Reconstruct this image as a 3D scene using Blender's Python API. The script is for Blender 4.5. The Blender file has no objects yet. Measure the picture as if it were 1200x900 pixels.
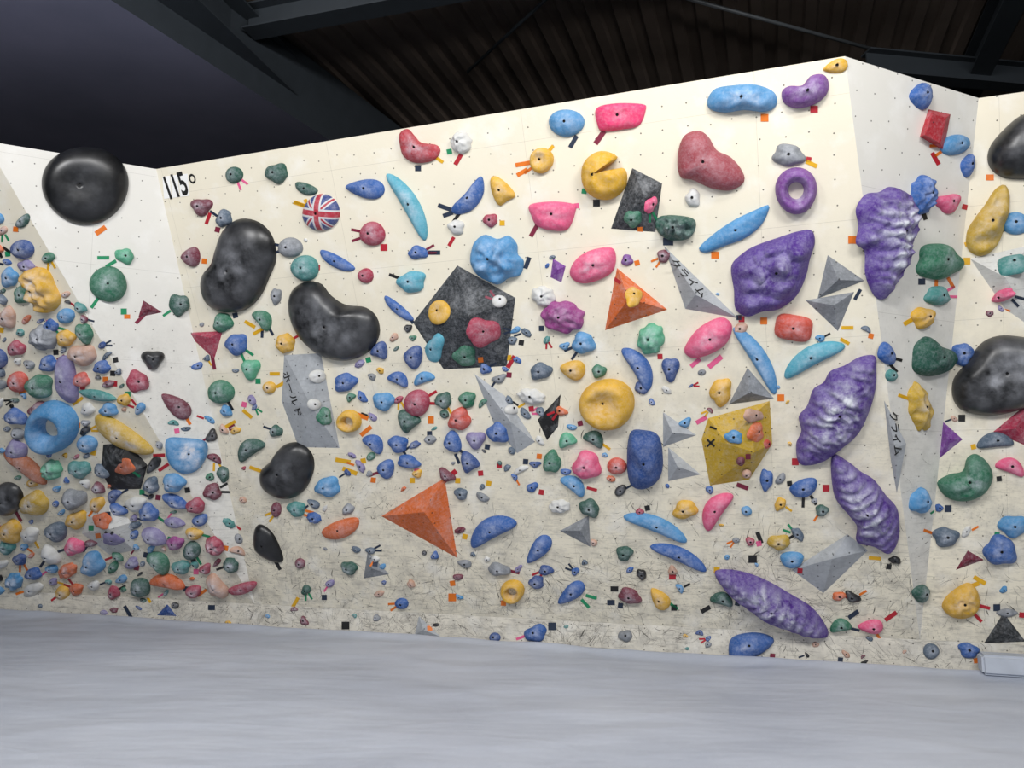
import bpy, bmesh, math, random
from mathutils import Vector, Matrix, noise
random.seed(7)
sc = bpy.context.scene
try:
    sc.view_settings.view_transform = 'Standard'
    sc.view_settings.look = 'None'
except Exception as e:
    print(e)

# ------------------------------------------------------------------ survey
F = 906.0
PT = math.atan(127/906)
CAM = Vector((0, 0, 1.5))
def ray(px, py):
    a = (px-600)/F; b = (450-py)/F
    return Vector((a, math.cos(PT)-b*math.sin(PT), math.sin(PT)+b*math.cos(PT)))
d = Vector((0.948, -0.3173, 0)).normalized()      # along the wall base
n = Vector((-0.3173, -0.948, 0)).normalized()     # horizontal, wall -> room
D = 7.68; KZ = 0.24
T_MAIN = math.tan(math.radians(25))
UP = Vector((0, 0, 1))
def wp(s, z, ta):
    return d*s + n*(-D+ta*(z-KZ)) + UP*z
def hit_plane(px, py, O, N):
    r = ray(px, py)
    return CAM + r*(N.dot(O-CAM)/N.dot(r))
def nrm(ta):
    a = math.atan(ta)
    return (n*math.cos(a) - UP*math.sin(a)).normalized()
NM = nrm(T_MAIN); OM = wp(0, KZ, T_MAIN)
pBL = hit_plane(298, 706, OM, NM); pBR = hit_plane(1078, 749, OM, NM)
pTL = hit_plane(183, 198, OM, NM); pTR = hit_plane(990, 66, OM, NM)
H = (pTL.z+pTR.z)/2
sBL, sBR, sTL, sTR = [d.dot(p) for p in (pBL, pBR, pTL, pTR)]
def at_height(px, py, z):
    r = ray(px, py); return CAM + r*((z-CAM.z)/r.z)
pc = at_height(-18, 165, H); T_C = (n.dot(pc)+D)/(H-KZ); sC = d.dot(pc)
pf = at_height(1147, 115, H); T_F = (n.dot(pf)+D)/(H-KZ); sF = d.dot(pf)

def srgb(h):
    h = h.lstrip('#'); o = []
    for i in (0, 2, 4):
        c = int(h[i:i+2], 16)/255
        o.append(c/12.92 if c <= .04045 else ((c+.055)/1.055)**2.4)
    return (*o, 1)

# ------------------------------------------------------------------ materials
def newmat(name):
    m = bpy.data.materials.new(name); m.use_nodes = True
    nt = m.node_tree; b = nt.nodes['Principled BSDF']
    return m, nt, b
def math_(nt, op, a, b=None, clamp=False):
    x = nt.nodes.new('ShaderNodeMath'); x.operation = op; x.use_clamp = clamp
    for i, v in enumerate((a, b)):
        if v is None: continue
        if isinstance(v, (int, float)): x.inputs[i].default_value = v
        else: nt.links.new(v, x.inputs[i])
    return x.outputs[0]
def mix_(nt, f, a, b, mode='MIX'):
    x = nt.nodes.new('ShaderNodeMix'); x.data_type = 'RGBA'; x.blend_type = mode
    for s, v in ((x.inputs[0], f), (x.inputs[6], a), (x.inputs[7], b)):
        if isinstance(v, (int, float, tuple)): s.default_value = v
        else: nt.links.new(v, s)
    return x.outputs[2]
def noise_(nt, vec, scale, detail=4, rough=.55):
    x = nt.nodes.new('ShaderNodeTexNoise'); x.inputs['Scale'].default_value = scale
    x.inputs['Detail'].default_value = detail; x.inputs['Roughness'].default_value = rough
    if vec is not None: nt.links.new(vec, x.inputs['Vector'])
    return x.outputs['Fac']
def ramp_(nt, v, lo, hi):
    x = nt.nodes.new('ShaderNodeMapRange'); x.clamp = True
    nt.links.new(v, x.inputs[0]); x.inputs[1].default_value = lo; x.inputs[2].default_value = hi
    return x.outputs[0]
def objco(nt):
    return nt.nodes.new('ShaderNodeTexCoord').outputs['Object']
def mapped(nt, co, sc_, rot=0):
    mp = nt.nodes.new('ShaderNodeMapping'); mp.inputs['Scale'].default_value = sc_; mp.inputs['Rotation'].default_value = (0, 0, rot)
    nt.links.new(co, mp.inputs['Vector']); return mp.outputs[0]
def bump_(nt, b, h, st, dist=.01):
    x = nt.nodes.new('ShaderNodeBump'); x.inputs['Strength'].default_value = st
    x.inputs['Distance'].default_value = dist
    nt.links.new(h, x.inputs['Height']); nt.links.new(x.outputs[0], b.inputs['Normal'])

def wall_mat(name, col, dirt=1.0, kick=False):
    m, nt, b = newmat(name); co = objco(nt)
    sx = nt.nodes.new('ShaderNodeSeparateXYZ'); nt.links.new(co, sx.inputs[0])
    n1 = noise_(nt, co, 1.3, 5); n2 = noise_(nt, co, 5, 7, .7); n3 = noise_(nt, co, 35, 4, .7)
    base = mix_(nt, ramp_(nt, n1, .3, .7), srgb(col), tuple(c*.94 for c in srgb(col)[:3])+(1,))
    low = ramp_(nt, sx.outputs[1], 4.0, .3) if not kick else 0.95
    dm = math_(nt, 'MULTIPLY', math_(nt, 'MULTIPLY', ramp_(nt, n2, .44, .72), low), .6*dirt)
    c = mix_(nt, dm, base, srgb('#918f8c'))
    low2 = ramp_(nt, sx.outputs[1], 2.4, .2) if not kick else 1.0
    for rot, scl in ((.5, (3, 22, 1)), (-.7, (3, 30, 1)), (1.5, (3, 20, 1)), (1.05, (4, 34, 1))):
        st = noise_(nt, mapped(nt, co, scl, rot), 1.0, 6, .75)
        c = mix_(nt, math_(nt, 'MULTIPLY', math_(nt, 'MULTIPLY', ramp_(nt, st, .57, .68), low2), .46*dirt), c, srgb('#4d4b49'))
    dm2 = math_(nt, 'MULTIPLY', math_(nt, 'MULTIPLY', ramp_(nt, n3, .53, .7), ramp_(nt, n1, .42, .62)), low)
    c = mix_(nt, math_(nt, 'MULTIPLY', dm2, .55*dirt), c, srgb('#5d5b58'))
    n4 = noise_(nt, co, 3.1, 6, .6)
    c = mix_(nt, math_(nt, 'MULTIPLY', ramp_(nt, n4, .52, .8), .55), c, srgb('#eeeeec'))
    v = nt.nodes.new('ShaderNodeTexVoronoi'); v.voronoi_dimensions = '2D'
    v.inputs['Scale'].default_value = 5.6; v.inputs['Randomness'].default_value = .2
    nt.links.new(co, v.inputs['Vector'])
    dot = math_(nt, 'LESS_THAN', v.outputs['Distance'], .034)
    c = mix_(nt, math_(nt, 'MULTIPLY', dot, .8), c, srgb('#2b2825'))
    if not kick:
        for ax, per in ((0, 1.82), (1, .91)):
            fr = math_(nt, 'FRACT', math_(nt, 'DIVIDE', math_(nt, 'ADD', sx.outputs[ax], 40.04), per))
            c = mix_(nt, math_(nt, 'MULTIPLY', math_(nt, 'LESS_THAN', fr, .003/per), .3), c, srgb('#6e685e'))
    nt.links.new(c, b.inputs['Base Color']); b.inputs['Roughness'].default_value = .8
    b.inputs['Specular IOR Level'].default_value = .2
    bump_(nt, b, n3, .12)
    return m

PAL = dict(black='#0e0f11', blue='#1b559f', dblue='#1c4384', lblue='#468bbf', cyan='#4ca0b6', teal='#3a8480',
 dgreen='#0f4c3c', green='#1d6c4d', mint='#4da37e', yellow='#d6a51c', orange='#cc6120', coral='#c4452e',
 crimson='#a02a46', red='#ae2230', pink='#dd527f', hotpink='#e4306b', purple='#4b2686', violet='#733a8e',
 magenta='#8f2d7c', grey='#7d8186', lgrey='#a2a6aa', slate='#475a6d', white='#cfcfcb', maroon='#6b1c32',
 lav='#7c73a0', brown='#a0582e', beige='#be967f', charcoal='#2b2f33', dusty='#983e48', gold='#bd9a22')
MATS = {}
def hold_mat(col, kind='hold'):
    k = (col, kind)
    if k in MATS: return MATS[k]
    m, nt, b = newmat('%s_%s' % (col, kind)); co = objco(nt)
    base = srgb(PAL[col]); blk = col == 'black'
    n1 = noise_(nt, co, 4 if blk else 8, 6, .6 if blk else .7); n2 = noise_(nt, co, 45, 4, .7)
    c = mix_(nt, ramp_(nt, n1, .3, .7), tuple(x*.82 for x in base[:3])+(1,), tuple(min(1, x*1.1) for x in base[:3])+(1,))
    at = nt.nodes.new('ShaderNodeAttribute'); at.attribute_name = 'chalk'
    g = math_(nt, 'MULTIPLY', at.outputs['Fac'], ramp_(nt, n1, .36, .8) if blk else ramp_(nt, n1, .36, .66))
    dust = math_(nt, 'MULTIPLY', ramp_(nt, n2, .42, .72), .008 if blk else .17)
    f = math_(nt, 'ADD', g, dust, True)
    c = mix_(nt, f, c, srgb('#cdd0d8'))
    r = .33 if blk else .6
    if kind == 'volume':
        r = .6
        v = nt.nodes.new('ShaderNodeTexVoronoi'); v.voronoi_dimensions = '2D'
        v.inputs['Scale'].default_value = 8; v.inputs['Randomness'].default_value = .1
        nt.links.new(co, v.inputs['Vector'])
        c = mix_(nt, math_(nt, 'MULTIPLY', math_(nt, 'LESS_THAN', v.outputs['Distance'], .05), .8), c, srgb('#161616'))
        n5 = noise_(nt, co, 6, 7, .75)
        c = mix_(nt, math_(nt, 'MULTIPLY', ramp_(nt, n5, .5, .78), .38), c, srgb('#c8cbd0'))
        for rot in (.9, -.5):
            st = noise_(nt, mapped(nt, co, (5, 50, 5), rot), 1, 5, .7)
            c = mix_(nt, math_(nt, 'MULTIPLY', ramp_(nt, st, .60, .72), .35), c, srgb('#3a3a3a'))
    nt.links.new(c, b.inputs['Base Color'])
    rr = math_(nt, 'ADD', math_(nt, 'MULTIPLY', f, .35), r)
    nt.links.new(rr, b.inputs['Roughness'])
    b.inputs['Specular IOR Level'].default_value = .5 if blk else .3
    bump_(nt, b, n2, .03 if blk else (.25 if kind == 'hold' else .1), .006)
    MATS[k] = m; return m
def plain(name, hexc, rough=.6, metal=0.0, var=.0):
    if name in MATS: return MATS[name]
    m, nt, b = newmat(name); co = objco(nt)
    base = srgb(hexc)
    c = mix_(nt, ramp_(nt, noise_(nt, co, 6, 5), .3, .7), tuple(x*.85 for x in base[:3])+(1,), base)
    nt.links.new(c, b.inputs['Base Color'])
    b.inputs['Roughness'].default_value = rough; b.inputs['Metallic'].default_value = metal
    MATS[name] = m; return m
BOLT = plain('bolt_steel', '#1a1a1c', .5, .3)

# ------------------------------------------------------------------ mesh accumulator
class Acc:
    def __init__(s): s.v = []; s.f = []; s.m = []; s.c = []; s.mats = []; s.sm = []
    def mi(s, mat):
        if mat not in s.mats: s.mats.append(mat)
        return s.mats.index(mat)
    def vert(s, p, c=0.0): s.v.append(tuple(p)); s.c.append(c); return len(s.v)-1
    def face(s, idx, mat, smooth=True): s.f.append(idx); s.m.append(s.mi(mat)); s.sm.append(smooth)
    def add(s, o, M):
        b = len(s.v)
        for p, c in zip(o.v, o.c): s.v.append(tuple(M @ Vector(p))); s.c.append(c)
        for f, m, sm in zip(o.f, o.m, o.sm):
            s.f.append([i+b for i in f]); s.m.append(s.mi(o.mats[m])); s.sm.append(sm)
    def build(s, name, M=None):
        me = bpy.data.meshes.new(name); me.from_pydata(s.v, [], s.f)
        for m in s.mats: me.materials.append(m)
        me.polygons.foreach_set('material_index', s.m)
        me.polygons.foreach_set('use_smooth', s.sm)
        a = me.attributes.new('chalk', 'FLOAT', 'POINT'); a.data.foreach_set('value', s.c)
        me.update()
        ob = bpy.data.objects.new(name, me); sc.collection.objects.link(ob)
        if M is not None: ob.matrix_world = M
        return ob
def recalc(ob):
    bm = bmesh.new(); bm.from_mesh(ob.data); bmesh.ops.recalc_face_normals(bm, faces=bm.faces); bm.to_mesh(ob.data); bm.free(); return ob
def frame(O, X, Y, N):
    return Matrix(((X.x, Y.x, N.x, O.x), (X.y, Y.y, N.y, O.y), (X.z, Y.z, N.z, O.z), (0, 0, 0, 1)))
def boxacc(a, c, sz, mat, M=Matrix.Identity(4)):
    vs = []
    for x in (-.5, .5):
        for y in (-.5, .5):
            for z in (-.5, .5):
                vs.append(a.vert(M @ Vector((c[0]+x*sz[0], c[1]+y*sz[1], c[2]+z*sz[2]))))
    for f in ((0, 1, 3, 2), (4, 6, 7, 5), (0, 4, 5, 1), (2, 3, 7, 6), (0, 2, 6, 4), (1, 5, 7, 3)):
        a.face([vs[i] for i in f], mat, False)

# ------------------------------------------------------------------ surfaces
SURF = []
def surf(name, O, N, pts, wall=True):
    N = N.normalized()
    X = UP.cross(N).normalized(); Y = N.cross(X)
    S = dict(name=name, O=O.copy(), X=X, Y=Y, N=N, poly=[((p-O).dot(X), (p-O).dot(Y)) for p in pts], wall=wall)
    SURF.append(S); return S
def inpoly(u, v, poly):
    r = False; j = len(poly)-1
    for i in range(len(poly)):
        (a, b), (c, e) = poly[i], poly[j]
        if (b > v) != (e > v) and u < (c-a)*(v-b)/(e-b)+a: r = not r
        j = i
    return r
def hit(px, py, S, h=0):
    r = ray(px, py); t = S['N'].dot(S['O']+S['N']*h-CAM)/S['N'].dot(r)
    return CAM+r*t
def uv(S, p): q = p-S['O']; return q.dot(S['X']), q.dot(S['Y'])
def find(px, py):
    best = None; bt = 1e9; r = ray(px, py)
    for S in SURF:
        dn = S['N'].dot(r)
        if dn >= -1e-4: continue
        t = S['N'].dot(S['O']-CAM)/dn
        if t <= 0 or t > bt: continue
        if inpoly(*uv(S, CAM+r*t), S['poly']): best = S; bt = t
    return best

SLEFT = -11.5; SRIGHT = 7.5
P1 = wp(sBL, KZ, 0); P2 = wp(sBR, KZ, 0)
TLm = wp(sTL, H, T_MAIN); TRm = wp(sTR, H, T_MAIN)
TC = wp(sC, H, T_C); TF = wp(sF, H, T_F)
cream = wall_mat('cream_plywood', '#e3dcc9'); whitew = wall_mat('whiter_plywood', '#dedcd5', .8)  # whiter tone puts the left transition panel's brighter light into its colour
kickm = wall_mat('kick_plywood', '#d8d3c6', 1.2, True)
def panel(name, pts, N, mat, O):
    S = surf(name, O, N, pts)
    a = Acc(); k = len(pts)
    fr = [a.vert((u, v, 0)) for u, v in S['poly']]; bk = [a.vert((u, v, -.03)) for u, v in S['poly']]
    a.face(fr, mat, False); a.face(bk[::-1], mat, False)
    for i in range(k): a.face([fr[i], bk[i], bk[(i+1) % k], fr[(i+1) % k]], mat, False)
    recalc(a.build(name, frame(S['O'], S['X'], S['Y'], S['N'])))
    return S
S_M = panel('wall_main_overhang', [P1, P2, TRm, TLm], NM, cream, wp(0, KZ, 0))
S_C = panel('wall_left_overhang', [wp(SLEFT, KZ, 0), P1, TC, wp(SLEFT, H, T_C)], nrm(T_C), cream, wp(0, KZ, 0))
S_F = panel('wall_right_overhang', [P2, wp(SRIGHT, KZ, 0), wp(SRIGHT, H, T_F), TF], nrm(T_F), cream, wp(0, KZ, 0))
def nz(a, b, c):
    q = (b-a).cross(c-a).normalized()
    return q if q.dot(CAM-a) > 0 else -q
S_B = panel('wall_left_transition', [P1, TLm, TC], nz(P1, TLm, TC), whitew, P1)
S_E = panel('wall_right_transition', [P2, TF, TRm], nz(P2, TF, TRm), whitew, P2)
S_K = panel('wall_kickboard', [wp(SLEFT, 0, 0), wp(SRIGHT, 0, 0), wp(SRIGHT, KZ, 0), wp(SLEFT, KZ, 0)], n, kickm, wp(0, 0, 0))

# ------------------------------------------------------------------ outlines
def smooth(pts, m):
    out = []; k = len(pts); dense = []
    for i in range(k):
        p0, p1, p2, p3 = pts[i-1], pts[i], pts[(i+1) % k], pts[(i+2) % k]
        for j in range(12):
            t = j/12
            dense.append(tuple(.5*((2*p1[q])+(-p0[q]+p2[q])*t+(2*p0[q]-5*p1[q]+4*p2[q]-p3[q])*t*t+(-p0[q]+3*p1[q]-3*p2[q]+p3[q])*t**3) for q in (0, 1)))
    k = len(dense); acc = [0]
    for i in range(k):
        acc.append(acc[-1]+math.hypot(dense[i][0]-dense[(i+1) % k][0], dense[i][1]-dense[(i+1) % k][1]))
    L = acc[-1]; i = 0
    for j in range(m):
        s = L*j/m
        while acc[i+1] < s: i += 1
        t = (s-acc[i])/max(1e-9, acc[i+1]-acc[i]); a = dense[i]; b = dense[(i+1) % k]
        out.append((a[0]+(b[0]-a[0])*t, a[1]+(b[1]-a[1])*t))
    return out
def outline(x, y, w, h, ang, sh, rng, m):
    pts = []; a = w/2; b = h/2; ph = rng.uniform(0, 6.28); ph2 = rng.uniform(0, 6.28)
    for i in range(m):
        t = 2*math.pi*i/m; c = math.cos(t); s = math.sin(t)
        if sh == 's':
            k = (abs(c)**4+abs(s)**4)**-.25; X, Y = a*c*k, b*s*k
        elif sh == 'b':
            X = a*c; Y = b*.8*s + .55*b*(c*c-.5)
        elif sh == 'd': X = a*c; Y = b*s*(.78+.32*c)
        elif sh == 't':
            k = 1+.17*math.cos(3*t+math.pi/2); X, Y = a*c*k, b*s*k
        elif sh == 'm': X = a*c; Y = b*s*(1.2 if s > 0 else .55)-b*.25
        elif sh == 'r':
            k = .97+.09*math.sin(3*t+ph)+.06*math.sin(5*t+ph2); X, Y = a*c*k, b*s*k
        elif sh == 'l': X = a*c; Y = b*s*abs(s)**.5
        elif sh == 'k':
            k = .97+.06*math.sin(7*t+ph)+.03*math.sin(11*t+ph2); X, Y = a*c*k, b*s*k
        elif sh == 'h':
            q = math.pi/3; k = math.cos(q/2)/math.cos(((t+.3) % q)-q/2); X, Y = a*c*k*1.05, b*s*k*1.05
        else:
            k = 1+.02*math.sin(2*t+ph)+.02*math.sin(3*t+ph2); X, Y = a*c*k, b*s*k
        r = math.radians(ang)
        pts.append((x+X*math.cos(r)-Y*math.sin(r), y+X*math.sin(r)+Y*math.cos(r)))
    return pts

USED = []
def make_dome(pix, S, mat, hmul=.38, hmax=.17, chalk=.6, dish=0, lump=.12, ridge=0, bolt=True, rings=9, rng=random, lift=.12, h=None, flat=2.4, center=None, ringhole=0, facet=0):
    P = [uv(S, hit(x, y, S)) for x, y in pix]
    A = cx = cy = 0; k = len(P)
    for i in range(k):
        x0, y0 = P[i]; x1, y1 = P[(i+1) % k]; q = x0*y1-x1*y0
        A += q; cx += (x0+x1)*q; cy += (y0+y1)*q
    cx /= 3*A; cy /= 3*A
    if center: cx, cy = uv(S, hit(center[0], center[1], S))
    if A < 0: P = P[::-1]
    Q = [(x-cx, y-cy) for x, y in P]
    sxx = sum(x*x for x, y in Q); syy = sum(y*y for x, y in Q); sxy = sum(x*y for x, y in Q)
    th = .5*math.atan2(2*sxy, sxx-syy); ax = (math.cos(th), math.sin(th)); bx = (-ax[1], ax[0])
    la = max(abs(x*ax[0]+y*ax[1]) for x, y in Q); lb = max(abs(x*bx[0]+y*bx[1]) for x, y in Q)
    Hh = h if h else min(hmax, hmul*2*min(la, lb))
    sd = Vector((rng.uniform(0, 99), rng.uniform(0, 99), rng.uniform(0, 99)))
    a = Acc(); rb = min(.011, min(la, lb)*.22)
    T = []
    for i in range(rings+1):
        q = i/rings
        if ringhole: T.append(1-(1-ringhole)*(.5-.5*math.cos(q*math.pi)))
        else: T.append(max(math.cos(q*math.pi/2), 0))
    if not ringhole: T = T[:-1]
    fr = 5.0/max(la, .05)
    offx, offy = rng.uniform(-.15, .15)*lb, lift*lb
    loops = []
    for ti, t in enumerate(T):
        lp = []
        for (x, y) in Q:
            if ringhole:
                z = Hh*max(0, math.sin(math.pi*(1-t)/(1-ringhole)))**.55; px, py = x*t, y*t
            else:
                e = (1-t*t); px = x*t+offx*e; py = y*t+offy*e
                z = Hh*max(0, 1-t**flat)**(.55)
                if dish: z -= dish*Hh*math.exp(-(t/.5)**2)
            w = noise.noise(Vector((px, py, 0))*fr*.7+sd)
            z *= 1+lump*w*1.6
            ck = chalk*math.exp(-(t/.66)**2)*(1+.8*noise.noise(Vector((px, py, 3))*10+sd))
            if facet:
                dist, _ = noise.voronoi(Vector((px, py, 0))*facet+sd)
                z *= 1-.36*dist[0]+.3*(dist[1]-dist[0])*min(1, 3*(1-t))
                z += .07*Hh*noise.noise(Vector((px, py, 0))*24+sd)*(1-t)
            if ridge:
                s = (px*ax[0]+py*ax[1]); q = (px*bx[0]+py*bx[1])
                ph = (s+.35*q*q/lb)/la*ridge+noise.noise(Vector((px, py, 0))*7+sd)*.7
                tri = abs((ph % 1)*2-1)
                edge = min(1, 5*(1-t)+.15)
                z *= 1+.24*(tri-.5)*edge*(.5+.5*t)
                z += .09*Hh*noise.noise(Vector((px, py, 0))*24+sd)*edge
                ck *= .5+.9*tri
            lp.append(a.vert((px, py, max(0, z) if t < 1 else -.001), max(0, ck)))
        loops.append(lp)
    for i in range(len(loops)-1):
        for j in range(k):
            a.face([loops[i][j], loops[i][(j+1) % k], loops[i+1][(j+1) % k], loops[i+1][j]], mat)
    if not ringhole:
        zc = sum(a.v[i][2] for i in loops[-1])/k
        l1 = []; l2 = []
        for (x, y) in Q:
            r = math.hypot(x, y) or 1
            l1.append(a.vert((x/r*rb+offx, y/r*rb+offy, zc*1.0), chalk*.8)); l2.append(a.vert((x/r*rb+offx, y/r*rb+offy, zc-.012), 0))
        for j in range(k):
            a.face([loops[-1][j], loops[-1][(j+1) % k], l1[(j+1) % k], l1[j]], mat)
            if bolt: a.face([l1[j], l1[(j+1) % k], l2[(j+1) % k], l2[j]], BOLT, False)
        a.face(l2 if bolt else l1, BOLT if bolt else mat, False)
    O = S['O']+S['X']*cx+S['Y']*cy
    return a, frame(O, S['X'], S['Y'], S['N'])

def volume(name, base, apexes, col, faces=None, S=None):
    cx = sum(p[0] for p in base)/len(base); cy = sum(p[1] for p in base)/len(base)
    S = S or find(cx, cy)
    W = [hit(x, y, S) for x, y in base]
    W += [hit(x, y, S, h) for x, y, h in apexes]
    k = len(base)
    if faces is None: faces = [(i, (i+1) % k, k) for i in range(k)]
    O = sum(W[:k], Vector())/k
    M = frame(O, S['X'], S['Y'], S['N']); Mi = M.inverted()
    mat = hold_mat(col, 'volume'); a = Acc()
    cen = O - S['N']*.05
    for f in faces:
        pts = [W[i] for i in f]; N = (pts[1]-pts[0]).cross(pts[2]-pts[0]).normalized()
        if N.dot(pts[0]-cen) < 0: N = -N; pts = pts[::-1]
        a.face([a.vert(Mi @ p) for p in pts], mat, False)
        surf(name, pts[0], N, pts, False)
    return a.build(name, M)

V = volume
V('black_pentagonal_climbing_volume', [(536,311),(604,349),(594,429),(520,433),(484,378)], [(549,372,.24)], 'charcoal')
V('orange_pyramid_climbing_volume', [(521,560),(536,654),(447,605)], [(497,600,.2)], 'orange')
V('orange_pyramid_climbing_volume', [(723,314),(782,363),(709,387)], [(737,350,.16)], 'orange')
vol_a = V('grey_faceted_climbing_volume', [(333,416),(376,414),(398,525),(350,524),(330,470)], [(366,478,.15)], 'lgrey')
V('grey_shard_climbing_volume', [(556,438),(592,464),(627,518),(606,531),(580,500)], [(598,494,.1)], 'lgrey')
V('black_diamond_climbing_volume', [(657,462),(654,500),(641,516),(630,492)], [(646,490,.07)], 'black')
V('black_faceted_climbing_volume', [(741,197),(776,215),(768,272),(716,268)], [(756,232,.14)], 'charcoal')
V('yellow_boulder_climbing_volume', [(902,470),(905,520),(878,562),(832,569),(822,515),(830,490)], [(880,488,.16),(852,520,.18),(884,530,.18)], 'gold',
  faces=[(0,1,8,6),(1,2,8),(2,3,7,8),(3,4,7),(4,5,7),(5,0,6,7),(6,8,7)])
vol_b = V('grey_shard_climbing_volume', [(778,288),(865,373),(803,362)], [(815,345,.12)], 'lgrey')
V('grey_triangular_climbing_volume', [(970,299),(1013,329),(958,350)], [(982,328,.1)], 'grey')
V('grey_triangular_climbing_volume', [(944,352),(1001,342),(982,388)], [(977,358,.09)], 'grey')
V('grey_triangular_climbing_volume', [(876,431),(907,467),(854,474)], [(878,460,.09)], 'grey')
V('grey_triangular_climbing_volume', [(777,483),(816,510),(777,524)], [(788,507,.08)], 'lgrey')
V('grey_triangular_climbing_volume', [(783,524),(821,556),(783,564)], [(794,547,.08)], 'lgrey')
V('grey_triangular_climbing_volume', [(690,604),(692,641),(656,622)], [(680,622,.08)], 'grey')
V('grey_triangular_climbing_volume', [(431,646),(456,673),(426,678)], [(436,666,.06)], 'grey')
V('grey_wedge_climbing_volume', [(993,626),(1017,645),(965,695),(928,668)], [(975,655,.12)], 'lgrey')
V('crimson_triangular_climbing_volume', [(218,390),(261,388),(251,421)], [(246,396,.08)], 'crimson')
V('maroon_triangular_climbing_volume', [(168,352),(190,366),(162,372)], [(172,362,.05)], 'maroon')
V('black_hexagonal_climbing_volume', [(121,521),(150,519),(173,545),(165,573),(130,574),(118,552)], [(140,540,.16),(155,553,.14)], 'black',
  faces=[(0,1,6),(1,2,7,6),(2,3,7),(3,4,7),(4,5,6,7),(5,0,6)])
V('white_faceted_climbing_volume', [(128,587),(155,612),(158,645),(128,650),(96,625),(100,602)], [(128,620,.17)], 'white')
V('red_box_climbing_volume', [(1088,128),(1114,134),(1106,177),(1078,160)], [(1093,134,.07),(1109,138,.07),(1102,168,.07),(1084,158,.07)], 'red',
  faces=[(0,1,5,4),(1,2,6,5),(2,3,7,6),(3,0,4,7),(4,5,6,7)])
vol_c = V('grey_shard_climbing_volume', [(1036,469),(1062,520),(1051,578),(1044,540)], [(1049,525,.06)], 'lgrey')
V('white_faceted_climbing_volume', [(1137,303),(1205,288),(1215,388),(1178,362)], [(1178,325,.14)], 'white')
V('magenta_triangular_climbing_volume', [(1105,494),(1128,515),(1101,537)], [(1110,515,.05)], 'violet')
V('crimson_triangular_climbing_volume', [(1205,472),(1164,506),(1206,524)], [(1190,502,.09)], 'crimson')
V('black_triangular_climbing_volume', [(1176,718),(1202,752),(1153,754)], [(1177,742,.09)], 'charcoal')
V('maroon_triangular_climbing_volume', [(1134,645),(1153,656),(1120,668)], [(1136,656,.04)], 'maroon')
V('grey_triangular_climbing_volume', [(491,722),(516,746),(486,744)], [(496,738,.04)], 'lgrey', S=S_K)
V('blue_triangular_climbing_volume', [(196,708),(207,722),(184,721)], [(196,717,.03)], 'dblue', S=S_K)
V('purple_faceted_climbing_volume', [(648,303),(663,312),(658,331),(645,325)], [(653,316,.04)], 'violet')

# ------------------------------------------------------------------ custom shaped big holds
CNAME = dict(dblue='blue', lblue='light_blue', dgreen='dark_green', lgrey='grey', lav='lavender', dusty='dusty_red', hotpink='pink', gold='yellow')
def cname(c): return CNAME.get(c, c)
def custom(name, pts, col, m=56, **k):
    cx = sum(p[0] for p in pts)/len(pts); cy = sum(p[1] for p in pts)/len(pts)
    S = k.pop('S', None) or find(min(cx,1199), cy)
    a, M = make_dome(smooth(pts, m), S, hold_mat(col), rings=k.pop('rings', 14), **k)
    USED.append((cx, cy, (max(p[0] for p in pts)-min(p[0] for p in pts))/2, (max(p[1] for p in pts)-min(p[1] for p in pts))/2))
    return a.build(name, M)
bean = dict(h=.2, chalk=.55, lump=.02, dish=.25, lift=0)
custom('black_bean_climbing_hold', [(283,256),(305,261),(320,278),(324,303),(316,325),(305,348),(288,363),(265,366),(246,358),(238,340),(240,322),(252,306),(257,288),(266,266)], 'black', **bean)
custom('black_bean_climbing_hold', [(343,340),(358,330),(376,332),(388,346),(405,357),(428,360),(442,372),(445,392),(434,411),(410,422),(384,419),(361,404),(346,384),(339,360)], 'black', **bean)
custom('black_rounded_climbing_hold', [(336,520),(352,519),(366,532),(368,551),(358,573),(341,584),(322,581),(308,569),(307,551),(318,540),(326,528)], 'black', h=.16, chalk=.35, lump=.02)
custom('black_crescent_climbing_hold', [(301,616),(310,616),(322,628),(332,652),(329,659),(316,656),(301,645),(298,630)], 'black', h=.09, chalk=.1, lump=.02)
custom('black_rounded_climbing_hold', [(1200,134),(1178,150),(1160,172),(1158,192),(1170,206),(1190,210),(1222,206),(1240,170),(1225,138)], 'black', S=S_F, h=.2, chalk=.4, lump=.02)
custom('black_bean_climbing_hold', [(1200,395),(1172,393),(1150,402),(1133,424),(1117,445),(1117,468),(1130,482),(1160,487),(1195,480),(1225,462),(1240,430),(1225,400)], 'black', S=S_F, h=.22, chalk=.8, lump=.02, dish=.25)
custom('red_cup_climbing_hold', [(469,156),(478,151),(486,159),(494,167),(512,170),(516,178),(508,188),(488,191),(474,184),(469,170)], 'red')
custom('blue_half_moon_climbing_hold', [(565,207),(567,226),(556,244),(540,251),(530,249),(531,241),(546,226),(556,213)], 'blue')
custom('pink_cup_climbing_hold', [(699,127),(722,121),(753,122),(757,128),(749,147),(727,152),(706,154),(700,146)], 'hotpink', dish=.3, chalk=.3)
custom('pink_cup_climbing_hold', [(621,240),(648,236),(672,239),(675,246),(666,268),(648,270),(630,265),(623,253)], 'pink', dish=.3, chalk=.3)
custom('yellow_notched_climbing_hold', [(709,177),(724,184),(716,192),(705,200),(704,209),(714,214),(724,208),(729,196),(735,204),(733,220),(720,232),(705,234),(689,226),(682,210),(684,192),(695,180)], 'yellow', center=(697,207), dish=.0, flat=3.5, chalk=.2)
custom('pink_rounded_climbing_hold', [(668,317),(676,303),(693,293),(716,290),(722,301),(718,318),(702,328),(684,332),(671,327)], 'pink', h=.1)
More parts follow.
